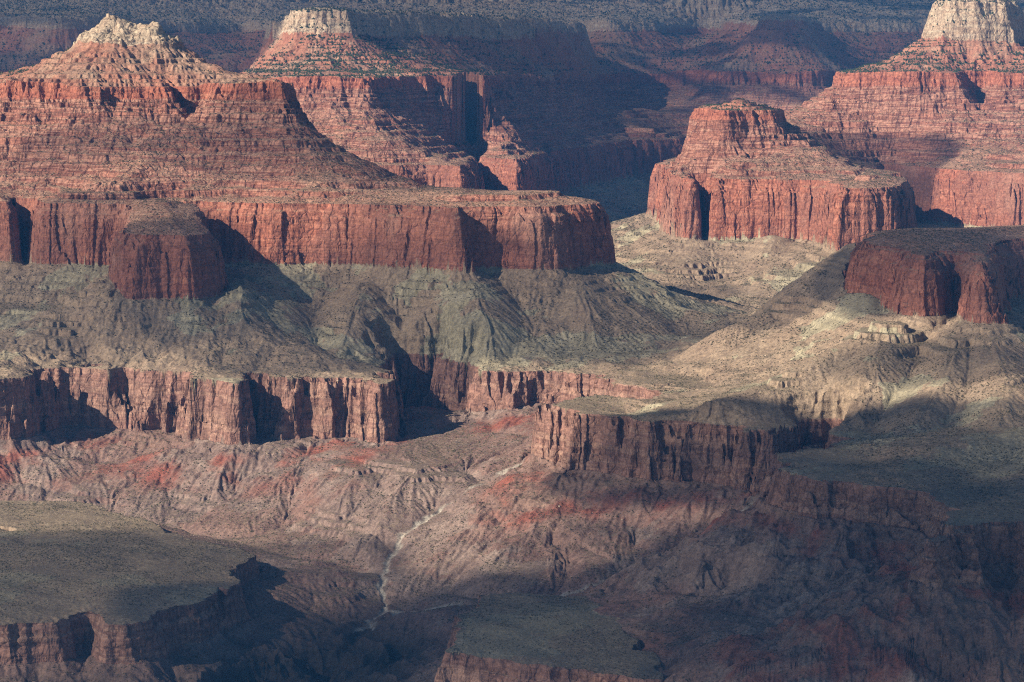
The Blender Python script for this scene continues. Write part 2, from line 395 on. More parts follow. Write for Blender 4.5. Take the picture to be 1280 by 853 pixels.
class Fields(dict):
    pass
fd = Fields({n: v.astype(f32) for n, v in zip(NAMES, F)})
fd['spur'], fd['spur1'], fd['soft'], fd['carve'] = [v.astype(f32) for v in par(spur_fn, x, y)]
keys = list(fd.keys())
def build_par(x, y, fd, G, detail, extra=()):
    ks = list(fd.keys())
    def fn(x, y, G, *vals):
        return build(x, y, dict(zip(ks, vals)), G, detail)
    return par(fn, x, y, G, *[fd[k] for k in ks])
z0, lay0, own0, _, _ = build_par(x, y, fd, np.zeros_like(x, dtype=f32), False)
print('coarse height', round(time.time() - T0, 1))
Z0 = z0.reshape(shp)
def blur(a, n, ax):
    k = np.hanning(2 * n + 3)[1:-1]; k /= k.sum()
    p = np.apply_along_axis(lambda v: np.convolve(np.pad(v, n, mode='edge'), k, mode='valid'), ax, a)
    return p
Zs = blur(blur(Z0, 9, 0), 9, 1)
dza = np.gradient(Zs, ca, axis=0); dzy = np.gradient(Zs, cy, axis=1)
GRX = (dza / CY).astype(f32); GRY = (dzy - CA / CY * dza).astype(f32)

# ------------------------------------------------------------------ fine fan whose rows crowd where the relief shows
NC, NR = int(1350 * QUALITY), int(3000 * QUALITY)
ym = .5 * (CY[:, 1:] + CY[:, :-1]); dY = np.diff(CY, axis=1)
st_ = np.minimum(np.abs(np.diff(Z0, axis=1)) / dY, 3.0)
rho = 1 + 5.0 * blur(st_, 2, 0)
rho = rho / blur(rho, 45, 1)                    # only borrow rows from the neighbourhood, so the grid never shears
pace = (1.0 / np.maximum(3.0, ym / 2300.0 * np.where(ym < 4700, .9, 1)) ) * np.where(ym > 12800, .45, 1) * np.where(ym < 4200, .25, 1)
wgt = blur(rho * dY * pace, 2, 0)
cum = np.concatenate([np.zeros((shp[0], 1)), np.cumsum(wgt, 1)], 1)
print('rows wanted', cum[:, -1].mean())
cum /= cum[:, -1:]
fa = columns(NC, 70)
ci = np.interp(fa, ca, np.arange(len(ca)))
i0 = np.clip(np.floor(ci).astype(int), 0, len(ca) - 2); fr = (ci - i0)[:, None]
cumf = cum[i0] * (1 - fr) + cum[i0 + 1] * fr
tt = np.linspace(0, 1, NR)
rows = np.empty((len(fa), NR))                  # row position in index units of cy
for j in range(len(fa)):
    rows[j] = np.interp(tt, cumf[j], np.arange(len(cy)))
r0 = np.clip(np.floor(rows).astype(int), 0, len(cy) - 2); fy = rows - r0
YF = cy[r0] * (1 - fy) + cy[r0 + 1] * fy
XF = fa[:, None] * YF
x, y = XF.ravel(), YF.ravel()
colw = np.repeat(fr.ravel(), NR).astype(f32); coli = np.repeat(i0, NR)
ri, rw = r0.ravel(), fy.ravel().astype(f32)
def samp(A):
    A = A.reshape(shp).astype(f32)
    def fn(ci_, cw, r_, w_):
        a = A[ci_, r_] * (1 - w_) + A[ci_, r_ + 1] * w_
        b = A[ci_ + 1, r_] * (1 - w_) + A[ci_ + 1, r_ + 1] * w_
        return a * (1 - cw) + b * cw
    return par(fn, coli, colw, ri, rw)
fdf = {k: samp(fd[k]) for k in keys}
gx, gy = samp(GRX), samp(GRY)
print('fine grid', x.size, round(time.time() - T0, 1))

def gully(x, y, gx, gy):
    """branching rills that run down the local slope"""
    X, Y = x.astype(f32), y.astype(f32)
    gx, gy = gx.copy(), gy.copy()
    sl = np.sqrt(gx * gx + gy * gy) + 1e-4
    total = np.zeros_like(X)
    st = np.minimum(sl, .6)
    for lam, amp in ((420, .7), (190, .5), (88, .36), (40, .26)):
        m = np.sqrt(gx * gx + gy * gy) + 1e-4
        sx, sy = -gy / m, gx / m
        u, v = X / lam + 300, Y / lam + 300
        ui, vi = np.floor(u), np.floor(v)
        acc = np.zeros_like(X); acs = np.zeros_like(X); ws = np.zeros_like(X)
        for i in (-1, 0, 1):
            for j in (-1, 0, 1):
                a = (ui + i).astype(np.int32) & (NT - 1); b = (vi + j).astype(np.int32) & (NT - 1)
                dx = u - ui - i - .5 - JX[a, b]; dy = v - vi - j - .5 - JY[a, b]
                w = np.exp(-2.2 * (dx * dx + dy * dy))
                ph = (dx * sx + dy * sy) * f32(2 * np.pi * 2.3)
                acc += w * np.cos(ph); acs += w * np.sin(ph); ws += w
        c, s = acc / ws, acs / ws
        total += amp * c
        g = -s * amp * st * .8
        gx += g * sx; gy += g * sy
    return total.astype(f32), sl
G, SL = par(gully, x, y, gx, gy)
print('gullies', round(time.time() - T0, 1))
zf, lay, own, gorge, slopey = build_par(x, y, fdf, G, True)
print('height', round(time.time() - T0, 1))

def finish(x, y, z, lay, G, SL, gorge, own, dk, dk2):
    slope = ((lay < 1) | ((lay >= 2) & (lay < 3)) | ((lay >= 4) & (lay < 5)) | ((lay >= 6) & (lay < 7))).astype(f32)
    near_edge = np.minimum(1, (lay - np.floor(lay)) * 12)
    near_edge = np.where((lay < 3) & (lay >= 2), np.minimum(1, (lay - 2) * 14), near_edge)
    near_edge = near_edge * (1 - .85 * smooth(.88, .98, lay - np.floor(lay)))
    amp = np.where(lay < 1, 15 * np.minimum(SL + .08, .5), np.where(lay < 3, 9.5 * np.minimum(SL + .08, .5) * smooth(2, 2.2, lay) * (1 - .6 * smooth(2.7, 2.95, lay)), np.where(lay < 5, 3.5 * np.minimum(SL, .5), 13 * np.minimum(SL, .5))))
    amp = amp * np.where(own > 0, .5, 1)
    z = z + slope * near_edge * amp * (G - .1)
    z = z + slope * (.9 * noise(x, y, 14, 101) + .5 * noise(x, y, 7, 102)) * (.4 + np.minimum(SL, .6))
    # bedded ledges
    warp = 6 * noise(x, y, 700, 110) + 2.5 * noise(x, y, 160, 111)
    def terr(z, P, hard, a0):
        zz = (z + warp) / P
        # uneven bed thickness
        zz2 = zz + .42 * np.sin(zz * 1.7 + a0) + .35 * np.sin(zz * 1.13 + 2 * a0)
        f = zz2 - np.floor(zz2)
        s = smooth(hard, 1, f)
        return P * (s - f)
    supai = smooth(4.02, 4.1, lay) * (lay < 5)
    m = .2 + .8 * np.clip(noise(x, y, 320, 112) * 2 + noise(x, y, 90, 118) + .5, 0, 1)
    z = z + supai * m * (.75 * terr(z, 36, .6, 0) + .6 * terr(z, 13, .5, 1))
    tonto = ((lay >= 2) & (lay < 3)) * (own == 0)
    mk = np.clip(noise(x, y, 300, 113) * 3.0 + .5 * noise(x, y, 80, 117) - .45, 0, 1)
    hi = smooth(2.55, 2.8, lay)
    z = z + tonto * smooth(2.03, 2.1, lay) * (np.maximum(mk, .3 * hi)) * (.75 * terr(z, 27, .8, 2))
    low = .5 * (lay < .97) * (1 - gorge) * np.clip(noise(x, y, 240, 114) * 3 - .3, 0, 1)
    z = z + low * .7 * terr(z, 22, .7, 3)
    her = ((lay >= 6) & (lay < 7)) * .5
    z = z + her * terr(z, 24, .6, 4)
    cl_ = ((lay >= 1) & (lay < 2)) | ((lay >= 3) & (lay < 4)) | ((lay >= 5) & (lay < 6)) | ((lay >= 7))
    z = z + cl_ * (.6 * terr(z, 26, .6, 5) + .45 * terr(z, 9, .5, 6)) * (.35 + .65 * np.clip(.5 + 2 * noise(x, y, 180, 119), 0, 1))
    # summit blocks
    z = z + (lay >= 7) * (9 * noise(x, y, 40, 120) + 5 * noise(x, y, 15, 121))
    # stream bed cuts a small channel
    z = z - 4.5 * np.exp(-(dk / 7) ** 2) - 3 * np.exp(-(dk2 / 6) ** 2)
    return z.astype(f32)
zf = par(finish, x, y, zf, lay, G, SL, gorge, own, fdf['dk'], fdf['dk2'])
print('finish', round(time.time() - T0, 1))

# push cliff faces sideways so that beds overhang and pillars stand out
nV = x.size
ZG = zf.reshape(len(fa), NR)
dza = np.gradient(ZG, axis=0); dzr = np.gradient(ZG, axis=1)
dYr = np.gradient(YF, axis=1); dYa = np.gradient(YF, axis=0); dXr = np.gradient(XF, axis=1); dXa = np.gradient(XF, axis=0)
det = dXa * dYr - dXr * dYa
zx = (dza * dYr - dzr * dYa) / det; zy = (dXa * dzr - dXr * dza) / det
m = np.sqrt(zx ** 2 + zy ** 2) + 1e-6
steep = smooth(.9, 2.2, m)
def side(x, y, z):
    a = noise(z * 1.0 + 40 * noise(x, y, 500, 130), x * .05 + y * .05, 17, 131) + .6 * noise(z, x * .02, 4, 132)
    b = noise(x + y * .4, z * .25, 14, 133)
    return (3.4 * a + 1.8 * b).astype(f32)
off = par(side, x, y, zf).reshape(ZG.shape) * steep
XF = XF - zx / m * off; YF = YF - zy / m * off
co = np.stack([XF.ravel(), YF.ravel(), zf], 1).astype(f32)
print('side', round(time.time() - T0, 1))

# ------------------------------------------------------------------ materials
def new_mat(name):
    m_ = bpy.data.materials.new(name); m_.use_nodes = True
    t = m_.node_tree; t.nodes.clear()
    return m_, t
class NB:
    def __init__(s, t): s.t = t
    def n(s, typ, **kw):
        nd = s.t.nodes.new(typ)
        for k, v in kw.items(): setattr(nd, k, v)
        return nd
    def l(s, a, b): s.t.links.new(a, b)
    def noise(s, vec, scale, detail=4, rough=.55, dim='3D'):
        nd = s.n('ShaderNodeTexNoise', noise_dimensions=dim)
        nd.inputs['Scale'].default_value = scale; nd.inputs['Detail'].default_value = detail; nd.inputs['Roughness'].default_value = rough
        s.l(vec, nd.inputs['Vector']); return nd.outputs['Fac']
    def math(s, op, a, b=None, clamp=False):
        nd = s.n('ShaderNodeMath', operation=op, use_clamp=clamp)
        for i, v in enumerate((a, b)):
            if v is None: continue
            if isinstance(v, (int, float)): nd.inputs[i].default_value = v
            else: s.l(v, nd.inputs[i])
        return nd.outputs[0]
    def ramp(s, fac, stops, interp='LINEAR'):
        nd = s.n('ShaderNodeValToRGB'); cr = nd.color_ramp; cr.interpolation = interp
        while len(cr.elements) < len(stops): cr.elements.new(.5)
        for e, (p, c) in zip(cr.elements, stops):
            e.position = p; e.color = (*c, 1) if len(c) == 3 else c
        s.l(fac, nd.inputs[0]); return nd.outputs[0]
    def mix(s, fac, a, b, mode='MIX'):
        nd = s.n('ShaderNodeMix', data_type='RGBA', blend_type=mode)
        if isinstance(fac, (int, float)): nd.inputs[0].default_value = fac
        else: s.l(fac, nd.inputs[0])
        for i, v in ((6, a), (7, b)):
            if isinstance(v, tuple): nd.inputs[i].default_value = (*v, 1)
            else: s.l(v, nd.inputs[i])
        return nd.outputs[2]
    def scaled(s, vec, sc):
        nd = s.n('ShaderNodeVectorMath', operation='MULTIPLY'); s.l(vec, nd.inputs[0]); nd.inputs[1].default_value = sc
        return nd.outputs[0]

def rock(name, kind):
    m_, t = new_mat(name); b = NB(t)
    geo = b.n('ShaderNodeNewGeometry'); pos = geo.outputs['Position']
    att = b.n('ShaderNodeAttribute', attribute_name='layer').outputs['Fac']
    sep = b.n('ShaderNodeSeparateXYZ'); b.l(pos, sep.inputs[0]); z = sep.outputs['Z']
    nrm = b.n('ShaderNodeSeparateXYZ'); b.l(geo.outputs['True Normal'], nrm.inputs[0]); up = nrm.outputs['Z']
    big = b.noise(pos, .0022, 5, .6); mid = b.noise(pos, .012, 5, .6); fine = b.noise(pos, .09, 4, .65); grit = b.noise(pos, .30, 3, .7)
    beds = b.noise(b.scaled(pos, (.0022, .0022, .036)), 1, 6, .62)         # thin horizontal beds
    streak = b.noise(b.scaled(pos, (.022, .022, .008)), 1, 5, .65)           # stains that run down the wall
    P = PALETTE[kind]
    col = b.ramp(beds if P['by'] == 'beds' else mid, P['ramp'])
    if P['by'] == 'beds':
        vj = b.n('ShaderNodeTexVoronoi', feature='DISTANCE_TO_EDGE'); vj.inputs['Scale'].default_value = 1
        wv = b.n('ShaderNodeVectorMath', operation='ADD'); nz = b.n('ShaderNodeTexNoise'); nz.inputs['Scale'].default_value = .03; b.l(pos, nz.inputs['Vector'])
        ws_ = b.n('ShaderNodeVectorMath', operation='SCALE'); b.l(nz.outputs['Color'], ws_.inputs[0]); ws_.inputs['Scale'].default_value = 1.1
        b.l(b.scaled(pos, (.034, .034, .016)), wv.inputs[0]); b.l(ws_.outputs[0], wv.inputs[1]); b.l(wv.outputs[0], vj.inputs['Vector'])
        crack = b.ramp(vj.outputs['Distance'], [(.0, (.45, .42, .42)), (.07, (1, 1, 1))])
        col = b.mix(.8, col, crack, 'MULTIPLY')
    if 'stain' in P:
        f_ = b.ramp(streak, [(.42, (0, 0, 0)), (.62, (1, 1, 1))])
        col = b.mix(b.math('MULTIPLY', f_, P['stain'][0]), col, P['stain'][1])
    if 'patch' in P:
        for amt, lo, hi, c in P['patch']:
            f_ = b.ramp(big, [(lo, (0, 0, 0)), (hi, (1, 1, 1))])
            col = b.mix(b.math('MULTIPLY', f_, amt), col, c)
    if 'flat' in P:                                                        # soil and scrub gather on the flatter ground
        f_ = b.ramp(b.math('ADD', up, b.math('MULTIPLY', b.math('SUBTRACT', fine, .5), .35)), [(P['flat'][0], (0, 0, 0)), (P['flat'][1], (1, 1, 1))])
        c_ = P['flat'][2]
        soil = b.ramp(b.noise(pos, .022, 7, .72), [(.34, tuple(v * .55 for v in c_)), (.47, c_), (.56, c_), (.68, tuple(v * 1.55 for v in c_))])
        col = b.mix(b.math('MULTIPLY', f_, P['flat'][3]), col, soil)
    if kind == 'ground':
        red = b.math('MULTIPLY', b.ramp(att, [(.30, (0, 0, 0)), (.55, (1, 1, 1)), (.78, (1, 1, 1)), (.9, (0, 0, 0))]), b.ramp(b.noise(pos, .0055, 6, .65), [(.47, (0, 0, 0)), (.60, (1, 1, 1))]))
        col = b.mix(b.math('MULTIPLY', red, .8), col, (.25, .08, .055))
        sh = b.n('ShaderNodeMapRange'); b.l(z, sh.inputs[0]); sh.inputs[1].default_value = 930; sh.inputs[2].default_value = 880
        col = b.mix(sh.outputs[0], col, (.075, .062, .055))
        bed = b.n('ShaderNodeAttribute', attribute_name='bed').outputs['Fac']
        col = b.mix(b.math('MULTIPLY', bed, b.ramp(b.noise(pos, .05, 3), [(.35, (.35,) * 3), (.6, (1, 1, 1))]), True), col, (.42, .39, .32))
    # grit, boulders and small plants
    sp_ = b.ramp(grit, [(.36, (.50, .50, .50)), (.50, (1, 1, 1)), (.66, (1.0, 1.0, 1.0)), (.74, (1.55, 1.5, 1.4))])
    col = b.mix(P.get('grit', .7), col, sp_, 'MULTIPLY')
    fv = b.ramp(fine, [(.3, (.55, .55, .58)), (.7, (1.38, 1.35, 1.3))])
    col = b.mix(.85, col, fv, 'MULTIPLY')
    if P.get('green'):
        vo = b.n('ShaderNodeTexVoronoi', feature='F1'); vo.inputs['Scale'].default_value = .085; b.l(pos, vo.inputs['Vector'])
        dots = b.math('MULTIPLY', b.math('LESS_THAN', vo.outputs['Distance'], .26), b.ramp(mid, [(.35, (0, 0, 0)), (.6, (1, 1, 1))]))
        col = b.mix(b.math('MULTIPLY', dots, P['green']), col, (.075, .072, .045))
    bs = b.n('ShaderNodeBsdfPrincipled'); bs.inputs['Roughness'].default_value = .95
    bs.inputs['Specular IOR Level'].default_value = .08
    b.l(col, bs.inputs['Base Color'])
    h = b.math('ADD', b.math('MULTIPLY', fine, 3.5), b.math('MULTIPLY', grit, P.get('rough', 1.2)))
    if P['by'] == 'beds':
        h = b.math('ADD', h, b.math('MULTIPLY', b.math('MINIMUM', vj.outputs['Distance'], .12), 18))
        h = b.math('ADD', h, b.math('MULTIPLY', b.noise(b.scaled(pos, (.03, .03, .22)), 1, 3, .6), 2.6))
        h = b.math('ADD', h, b.math('MULTIPLY', b.noise(b.scaled(pos, (.08, .08, .05)), 1, 5, .7), 4))
    bp = b.n('ShaderNodeBump'); bp.inputs['Strength'].default_value = .9; bp.inputs['Distance'].default_value = 1.0
    b.l(h, bp.inputs['Height']); b.l(bp.outputs[0], bs.inputs['Normal'])
    out = b.n('ShaderNodeOutputMaterial'); b.l(bs.outputs[0], out.inputs['Surface'])
    return m_

PALETTE = {
 'ground': dict(by='mid', ramp=[(.25, (.15, .108, .092)), (.45, (.215, .155, .13)), (.6, (.26, .195, .162)), (.8, (.33, .26, .21))],
        patch=[(.6, .54, .68, (.15, .125, .085)), (.6, .48, .36, (.21, .125, .10))], flat=(.95, .995, (.17, .135, .095), .65), grit=.8, green=.45),
 'tonto_cliff': dict(by='beds', ramp=[(.3, (.20, .115, .085)), (.42, (.33, .19, .145)), (.5, (.25, .14, .11)), (.58, (.38, .24, .18)), (.7, (.29, .16, .12))],
        stain=(.5, (.13, .08, .065)), flat=(.75, .95, (.26, .2, .14), .6), grit=.5),
 'talus': dict(by='mid', ramp=[(.25, (.21, .185, .13)), (.45, (.295, .265, .18)), (.6, (.355, .32, .22)), (.8, (.43, .385, .27))],
        patch=[(.5, .5, .66, (.18, .15, .11)), (.6, .47, .36, (.27, .18, .13))], flat=(.95, .995, (.215, .18, .12), .7), grit=.8, green=.5),
 'red_cliff': dict(by='beds', ramp=[(.3, (.23, .09, .06)), (.43, (.38, .152, .098)), (.49, (.30, .112, .073)), (.55, (.43, .19, .125)), (.62, (.32, .125, .082)), (.72, (.39, .162, .106))],
        stain=(.4, (.17, .08, .06)), patch=[(.6, .56, .66, (.50, .30, .22)), (.4, .46, .34, (.22, .11, .085))], flat=(.72, .92, (.27, .2, .13), .7), grit=.4),
 'ledges': dict(by='beds', ramp=[(.3, (.22, .095, .065)), (.40, (.36, .17, .118)), (.47, (.18, .075, .055)), (.53, (.42, .23, .165)), (.60, (.22, .095, .066)), (.75, (.44, .27, .2))],
        flat=(.74, .94, (.32, .22, .15), .62), grit=.7, green=.4),
 'upper_cliff': dict(by='beds', ramp=[(.3, (.26, .095, .06)), (.45, (.40, .16, .10)), (.55, (.31, .11, .07)), (.7, (.43, .2, .13))],
        stain=(.3, (.2, .08, .06)), flat=(.75, .93, (.34, .23, .16), .6), grit=.5),
 'upper_slope': dict(by='mid', ramp=[(.3, (.29, .125, .085)), (.52, (.34, .165, .11)), (.66, (.37, .22, .15)), (.8, (.46, .36, .27))],
        patch=[(.4, .5, .62, (.33, .3, .22))], grit=.9, green=.75),
 'cap': dict(by='beds', ramp=[(.3, (.34, .26, .18)), (.45, (.48, .40, .29)), (.55, (.40, .30, .21)), (.7, (.54, .47, .36))],
        stain=(.35, (.30, .2, .14)), flat=(.8, .95, (.42, .38, .27), .5), grit=.7, green=.3),
}
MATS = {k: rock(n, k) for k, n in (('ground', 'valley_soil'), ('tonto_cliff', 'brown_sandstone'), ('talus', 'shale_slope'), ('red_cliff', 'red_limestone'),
        ('ledges', 'red_ledge_rock'), ('upper_cliff', 'red_sandstone'), ('upper_slope', 'red_shale_slope'), ('cap', 'cream_sandstone'))}

# ------------------------------------------------------------------ which landform owns which face
nC = len(fa)
LY = lay.reshape(nC, NR); OW = own.reshape(nC, NR)
lf = LY[:-1, :-1]; of = OW[:-1, :-1]
band = np.clip(np.floor(lf), 0, 8).astype(np.int8)
XC, YC = (fa[:, None] * YF)[:-1, :-1], YF[:-1, :-1]
PXC = 640 + FPX * np.broadcast_to(fa[:-1, None], YC.shape)          # bearing
o2 = np.rint(samp(fd['o2'])).reshape(nC, NR)[:-1, :-1]               # nearest great butte
LAND = ['peak_butte', 'flat_butte', 'nose_butte', 'temple_butte', 'near_butte', 'far_wall', 'centre_mesa', 'lower_mesa', 'corner_mesa', 'plateau', 'foreground']
own_f = np.select([o2 == 0, o2 == 1, o2 == 2, o2 == 3, o2 == 4], [0, 1, 2, 4, 5], 0)
own_f = np.where((own_f == 2) & ((PXC > 1085 + (YC - 9800) * -.03) | (YC > 10900 + 0 * PXC) | ((PXC > 1010) & (YC > 9900))), 3, own_f)
low = (lf < 3) & (of == 0)
own_f = np.where(low & (YC < 6350) & (PXC > 640) & (PXC < 1004) & (YC > 5450), 6, own_f)
own_f = np.where(low & (YC < 5600) & (PXC >= 975), 7, own_f)
own_f = np.where(low & (YC < 4760) & (PXC >= 1100), 8, own_f)
own_f = np.where(of == 1, 9, own_f); own_f = np.where(of == 2, 10, own_f)
is_ground = (lf < 1) & ((of == 0) | (lf < .7))
own_f = np.where(is_ground, -1, own_f)
# tidy the ownership map: every connected patch becomes a part, specks join what lies beside them
def patches(key):
    lab = np.arange(key.size, dtype=np.int64).reshape(key.shape)
    for it in range(60):
        old = lab
        for ax in (0, 1):
            k = key if ax else key.T; l = (lab if ax else lab.T).ravel()
            ch = np.ones(k.shape, bool); ch[:, 1:] = k[:, 1:] != k[:, :-1]
            st = np.nonzero(ch.ravel())[0]
            mn = np.minimum.reduceat(l, st)
            l = np.repeat(mn, np.diff(np.append(st, l.size))).reshape(k.shape)
            lab = l if ax else np.ascontiguousarray(l.T)
        if (lab == old).all(): break
    return lab
key = np.ascontiguousarray((own_f.astype(np.int32) + 1) * 16 + np.where(is_ground, 0, band))
for it in range(3):
    lab = patches(key)
    cnt = np.bincount(lab.ravel(), minlength=key.size)
    tiny = cnt[lab] < (900 if it < 2 else 300)
    nb = key.copy(); have = ~tiny
    for sh_, ax in ((1, 1), (-1, 1), (1, 0), (-1, 0)) * 12:
        k2 = np.roll(nb, sh_, ax); h2 = np.roll(have, sh_, ax)
        m_ = ~have & h2
        nb[m_] = k2[m_]; have = have | m_
    key = nb
patch_id = patches(key)
own_f = key // 16 - 1; band = key % 16
is_ground = own_f == -1
print('patches', it, round(time.time() - T0, 1))
bed = np.exp(-(fdf['dk'] / np.clip(8 + 7 * noise(x, y, 90, 150), 3, 13)) ** 4) * (zf > 890) + .85 * np.exp(-(fdf['dk2'] / np.clip(9 + 14 * noise(x, y, 60, 151), 1, 15)) ** 4)
bed = np.clip(bed, 0, 1).astype(f32)
idx = np.arange(nV, dtype=np.int32).reshape(nC, NR)
quads = np.stack([idx[:-1, :-1], idx[1:, :-1], idx[1:, 1:], idx[:-1, 1:]], -1)

def mesh_obj(name, q, mat, parent=None):
    vi = np.zeros(nV, bool); vi[q.ravel()] = True; q = q.astype(np.int32)
    vid = np.nonzero(vi)[0]
    remap = np.zeros(nV, np.int32); remap[vid] = np.arange(len(vid), dtype=np.int32)
    q = remap[q]
    me = bpy.data.meshes.new(name)
    org = np.array(parent.location, dtype=f32) if parent else np.zeros(3, f32)
    me.vertices.add(len(vid)); me.vertices.foreach_set('co', (co[vid] - org).ravel())
    me.loops.add(q.size); me.loops.foreach_set('vertex_index', q.ravel())
    me.polygons.add(len(q)); me.polygons.foreach_set('loop_start', np.arange(0, q.size, 4, dtype=np.int32))
    me.update(calc_edges=True)
    a = me.attributes.new('layer', 'FLOAT', 'POINT'); a.data.foreach_set('value', lay[vid])
    if mat is MATS['ground']:
        a = me.attributes.new('bed', 'FLOAT', 'POINT'); a.data.foreach_set('value', bed[vid])
    me.materials.append(mat)
    o = bpy.data.objects.new(name, me); scene.collection.objects.link(o)
    o.parent = parent
    return o

def thing(name, label, cat, loc, group=None):
    o = bpy.data.objects.new(name, None); scene.collection.objects.link(o)
    o.location = loc; o['label'] = label; o['category'] = cat; o.empty_display_size = 50
    if group: o['group'] = group
    return o

INFO = [
 ('butte', 'large red layered butte with a cream rocky summit, left of centre', 'butte'),
 ('butte', 'hazy butte with a flat pale cap, behind the large butte with the rocky summit', 'butte'),
 ('butte', 'sunlit butte with rounded top and a dark cleft in its smooth orange cliff', 'butte'),
 ('butte', 'tall temple butte crowned by a cream cliff tower cut by the top edge', 'butte'),
 ('butte', 'dim rounded butte with a red hollow in its cliff above the sunlit debris ridge', 'butte'),
 ('canyon_wall', 'distant blue shaded canyon wall closing the view behind all the buttes', 'canyon wall'),
 ('mesa', 'flat green topped mesa with a dark fluted cliff, right of the pale creek bend', 'mesa'),
 ('mesa', 'dim terraced mesa with a ragged reddish cliff above the dark red slope', 'mesa'),
 ('mesa', 'darkest small ledge mesa with black alcoves at the right edge of the canyon', 'mesa'),
 ('mesa', 'broad olive mesa with a low dark broken rim in the lower left corner', 'mesa'),
 ('mesa', 'broad dim olive mesa along the bottom edge, right of the creek gorge', 'mesa')]
PART = {0: ('lower_slope', 'ground'), 1: ('lower_cliff', 'tonto_cliff'), 2: ('talus_slope', 'talus'), 3: ('red_cliff', 'red_cliff'), 4: ('ledge_slope', 'ledges'), 5: ('upper_cliff', 'upper_cliff'),
        6: ('upper_slope', 'upper_slope'), 7: ('cap_cliff', 'cap'), 8: ('summit', 'cap')}
for k, (nm, lab, cat) in enumerate(INFO):
    mk = own_f == k
    if not mk.any(): continue
    cx, cyy = float(XC[mk].mean()), float(YC[mk].mean())
    if k == 5: cyy = 15000
    root = thing(nm, lab, cat, (cx, cyy, 1100.0 if k > 8 else 1200.0))
    for bnd, (pn, pm) in PART.items():
        mm = mk & (band == bnd)
        if k in (6, 7, 8, 9, 10):
            if bnd == 2: pn = 'grassy_top'
            if bnd == 1: pn = 'rim_cliff'
        if not mm.any(): continue
        ids, cn = np.unique(patch_id[mm], return_counts=True)
        main = ids[cn.argmax()]
        small = np.isin(patch_id, ids[cn <= 250]) & mm              # slivers go with the largest patch: no holes
        for cid in ids[(cn > 250) | (ids == main)]:
            sel_ = mm & (patch_id == cid)
            mesh_obj(pn, quads[sel_ | small if cid == main else sel_], MATS[pm], root)
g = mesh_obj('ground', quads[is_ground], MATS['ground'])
g['kind'] = 'structure'
print('meshes', round(time.time() - T0, 1))

# ------------------------------------------------------------------ scrub: countless low bushes, one object
def scatter(name, sel, count, rmin, rmax, colour, seed, squash=.8):
    r = np.random.default_rng(seed)
    pool = np.nonzero(sel)[0]
    if len(pool) == 0: return
    pick = r.choice(pool, min(count, len(pool)), replace=False)
    P = co[pick].astype(np.float64)
    n = len(pick)
    rad = (rmin + (rmax - rmin) * r.random(n) ** 2) * np.clip(P[:, 1] / 6000, .75, 2.2)
    base = np.array([(1, 0, 0), (.3, .95, 0), (-.8, .6, 0), (-.8, -.6, 0), (.3, -.95, 0), (0, 0, 1)])
    v = base[None] * (.75 + .5 * r.random((n, 6, 1)))
    an = r.random(n) * 6.28
    ca_, sa_ = np.cos(an)[:, None], np.sin(an)[:, None]
    vx = v[..., 0] * ca_ - v[..., 1] * sa_; vy = v[..., 0] * sa_ + v[..., 1] * ca_
    v = np.stack([vx, vy, v[..., 2] * squash], -1) * rad[:, None, None] + P[:, None, :]
    fcs = np.array([(0, 1, 5), (1, 2, 5), (2, 3, 5), (3, 4, 5), (4, 0, 5)])
    q = (fcs[None] + 6 * np.arange(n)[:, None, None]).reshape(-1, 3).astype(np.int32)
    me = bpy.data.meshes.new(name)
    me.vertices.add(n * 6); me.vertices.foreach_set('co', v.astype(f32).ravel())
    me.loops.add(q.size); me.loops.foreach_set('vertex_index', q.ravel())
    me.polygons.add(len(q)); me.polygons.foreach_set('loop_start', np.arange(0, q.size, 3, dtype=np.int32))
    me.update(calc_edges=True)
    mt, t = new_mat(name); b = NB(t)
    geo = b.n('ShaderNodeNewGeometry')
    c = b.ramp(geo.outputs['Random Per Island'], [(0, colour[0]), (1, colour[1])])
    bs = b.n('ShaderNodeBsdfPrincipled'); bs.inputs['Roughness'].default_value = .9; bs.inputs['Specular IOR Level'].default_value = .1
    b.l(c, bs.inputs['Base Color'])
    out = b.n('ShaderNodeOutputMaterial'); b.l(bs.outputs[0], out.inputs['Surface'])
    me.materials.append(mt)
    o = bpy.data.objects.new(name, me); scene.collection.objects.link(o); o['kind'] = 'stuff'
    return o
mflat = m.ravel()
inframe = np.abs(x / y) < .22
clump = noise(x, y, 160, 140) + .5 * noise(x, y, 50, 141) + .2 * rng.random(nV)
gentle = mflat < .75
cliffy = ((lay >= 1) & (lay < 2)) | ((lay >= 3) & (lay < 4)) | ((lay >= 5) & (lay < 6))
sel = inframe & gentle & ~cliffy & (clump > -.12) & (fdf['dk'] > 9)
scatter('scrub', sel, 210000, .8, 2.9, ((.045, .042, .025), (.095, .085, .05)), 3)
sel = inframe & (lay >= 6) & (mflat < 1.1) & (y > 9000) & (clump > -.25)
scatter('conifer_forest', sel, 60000, 1.6, 3.4, ((.022, .035, .02), (.05, .065, .035)), 4, 1.6)
sel = inframe & gentle & (y < 9800) & (lay < 5) & (clump < .25)
scatter('rubble', sel, 60000, .5, 1.7, ((.20, .15, .11), (.42, .34, .26)), 5, .7)

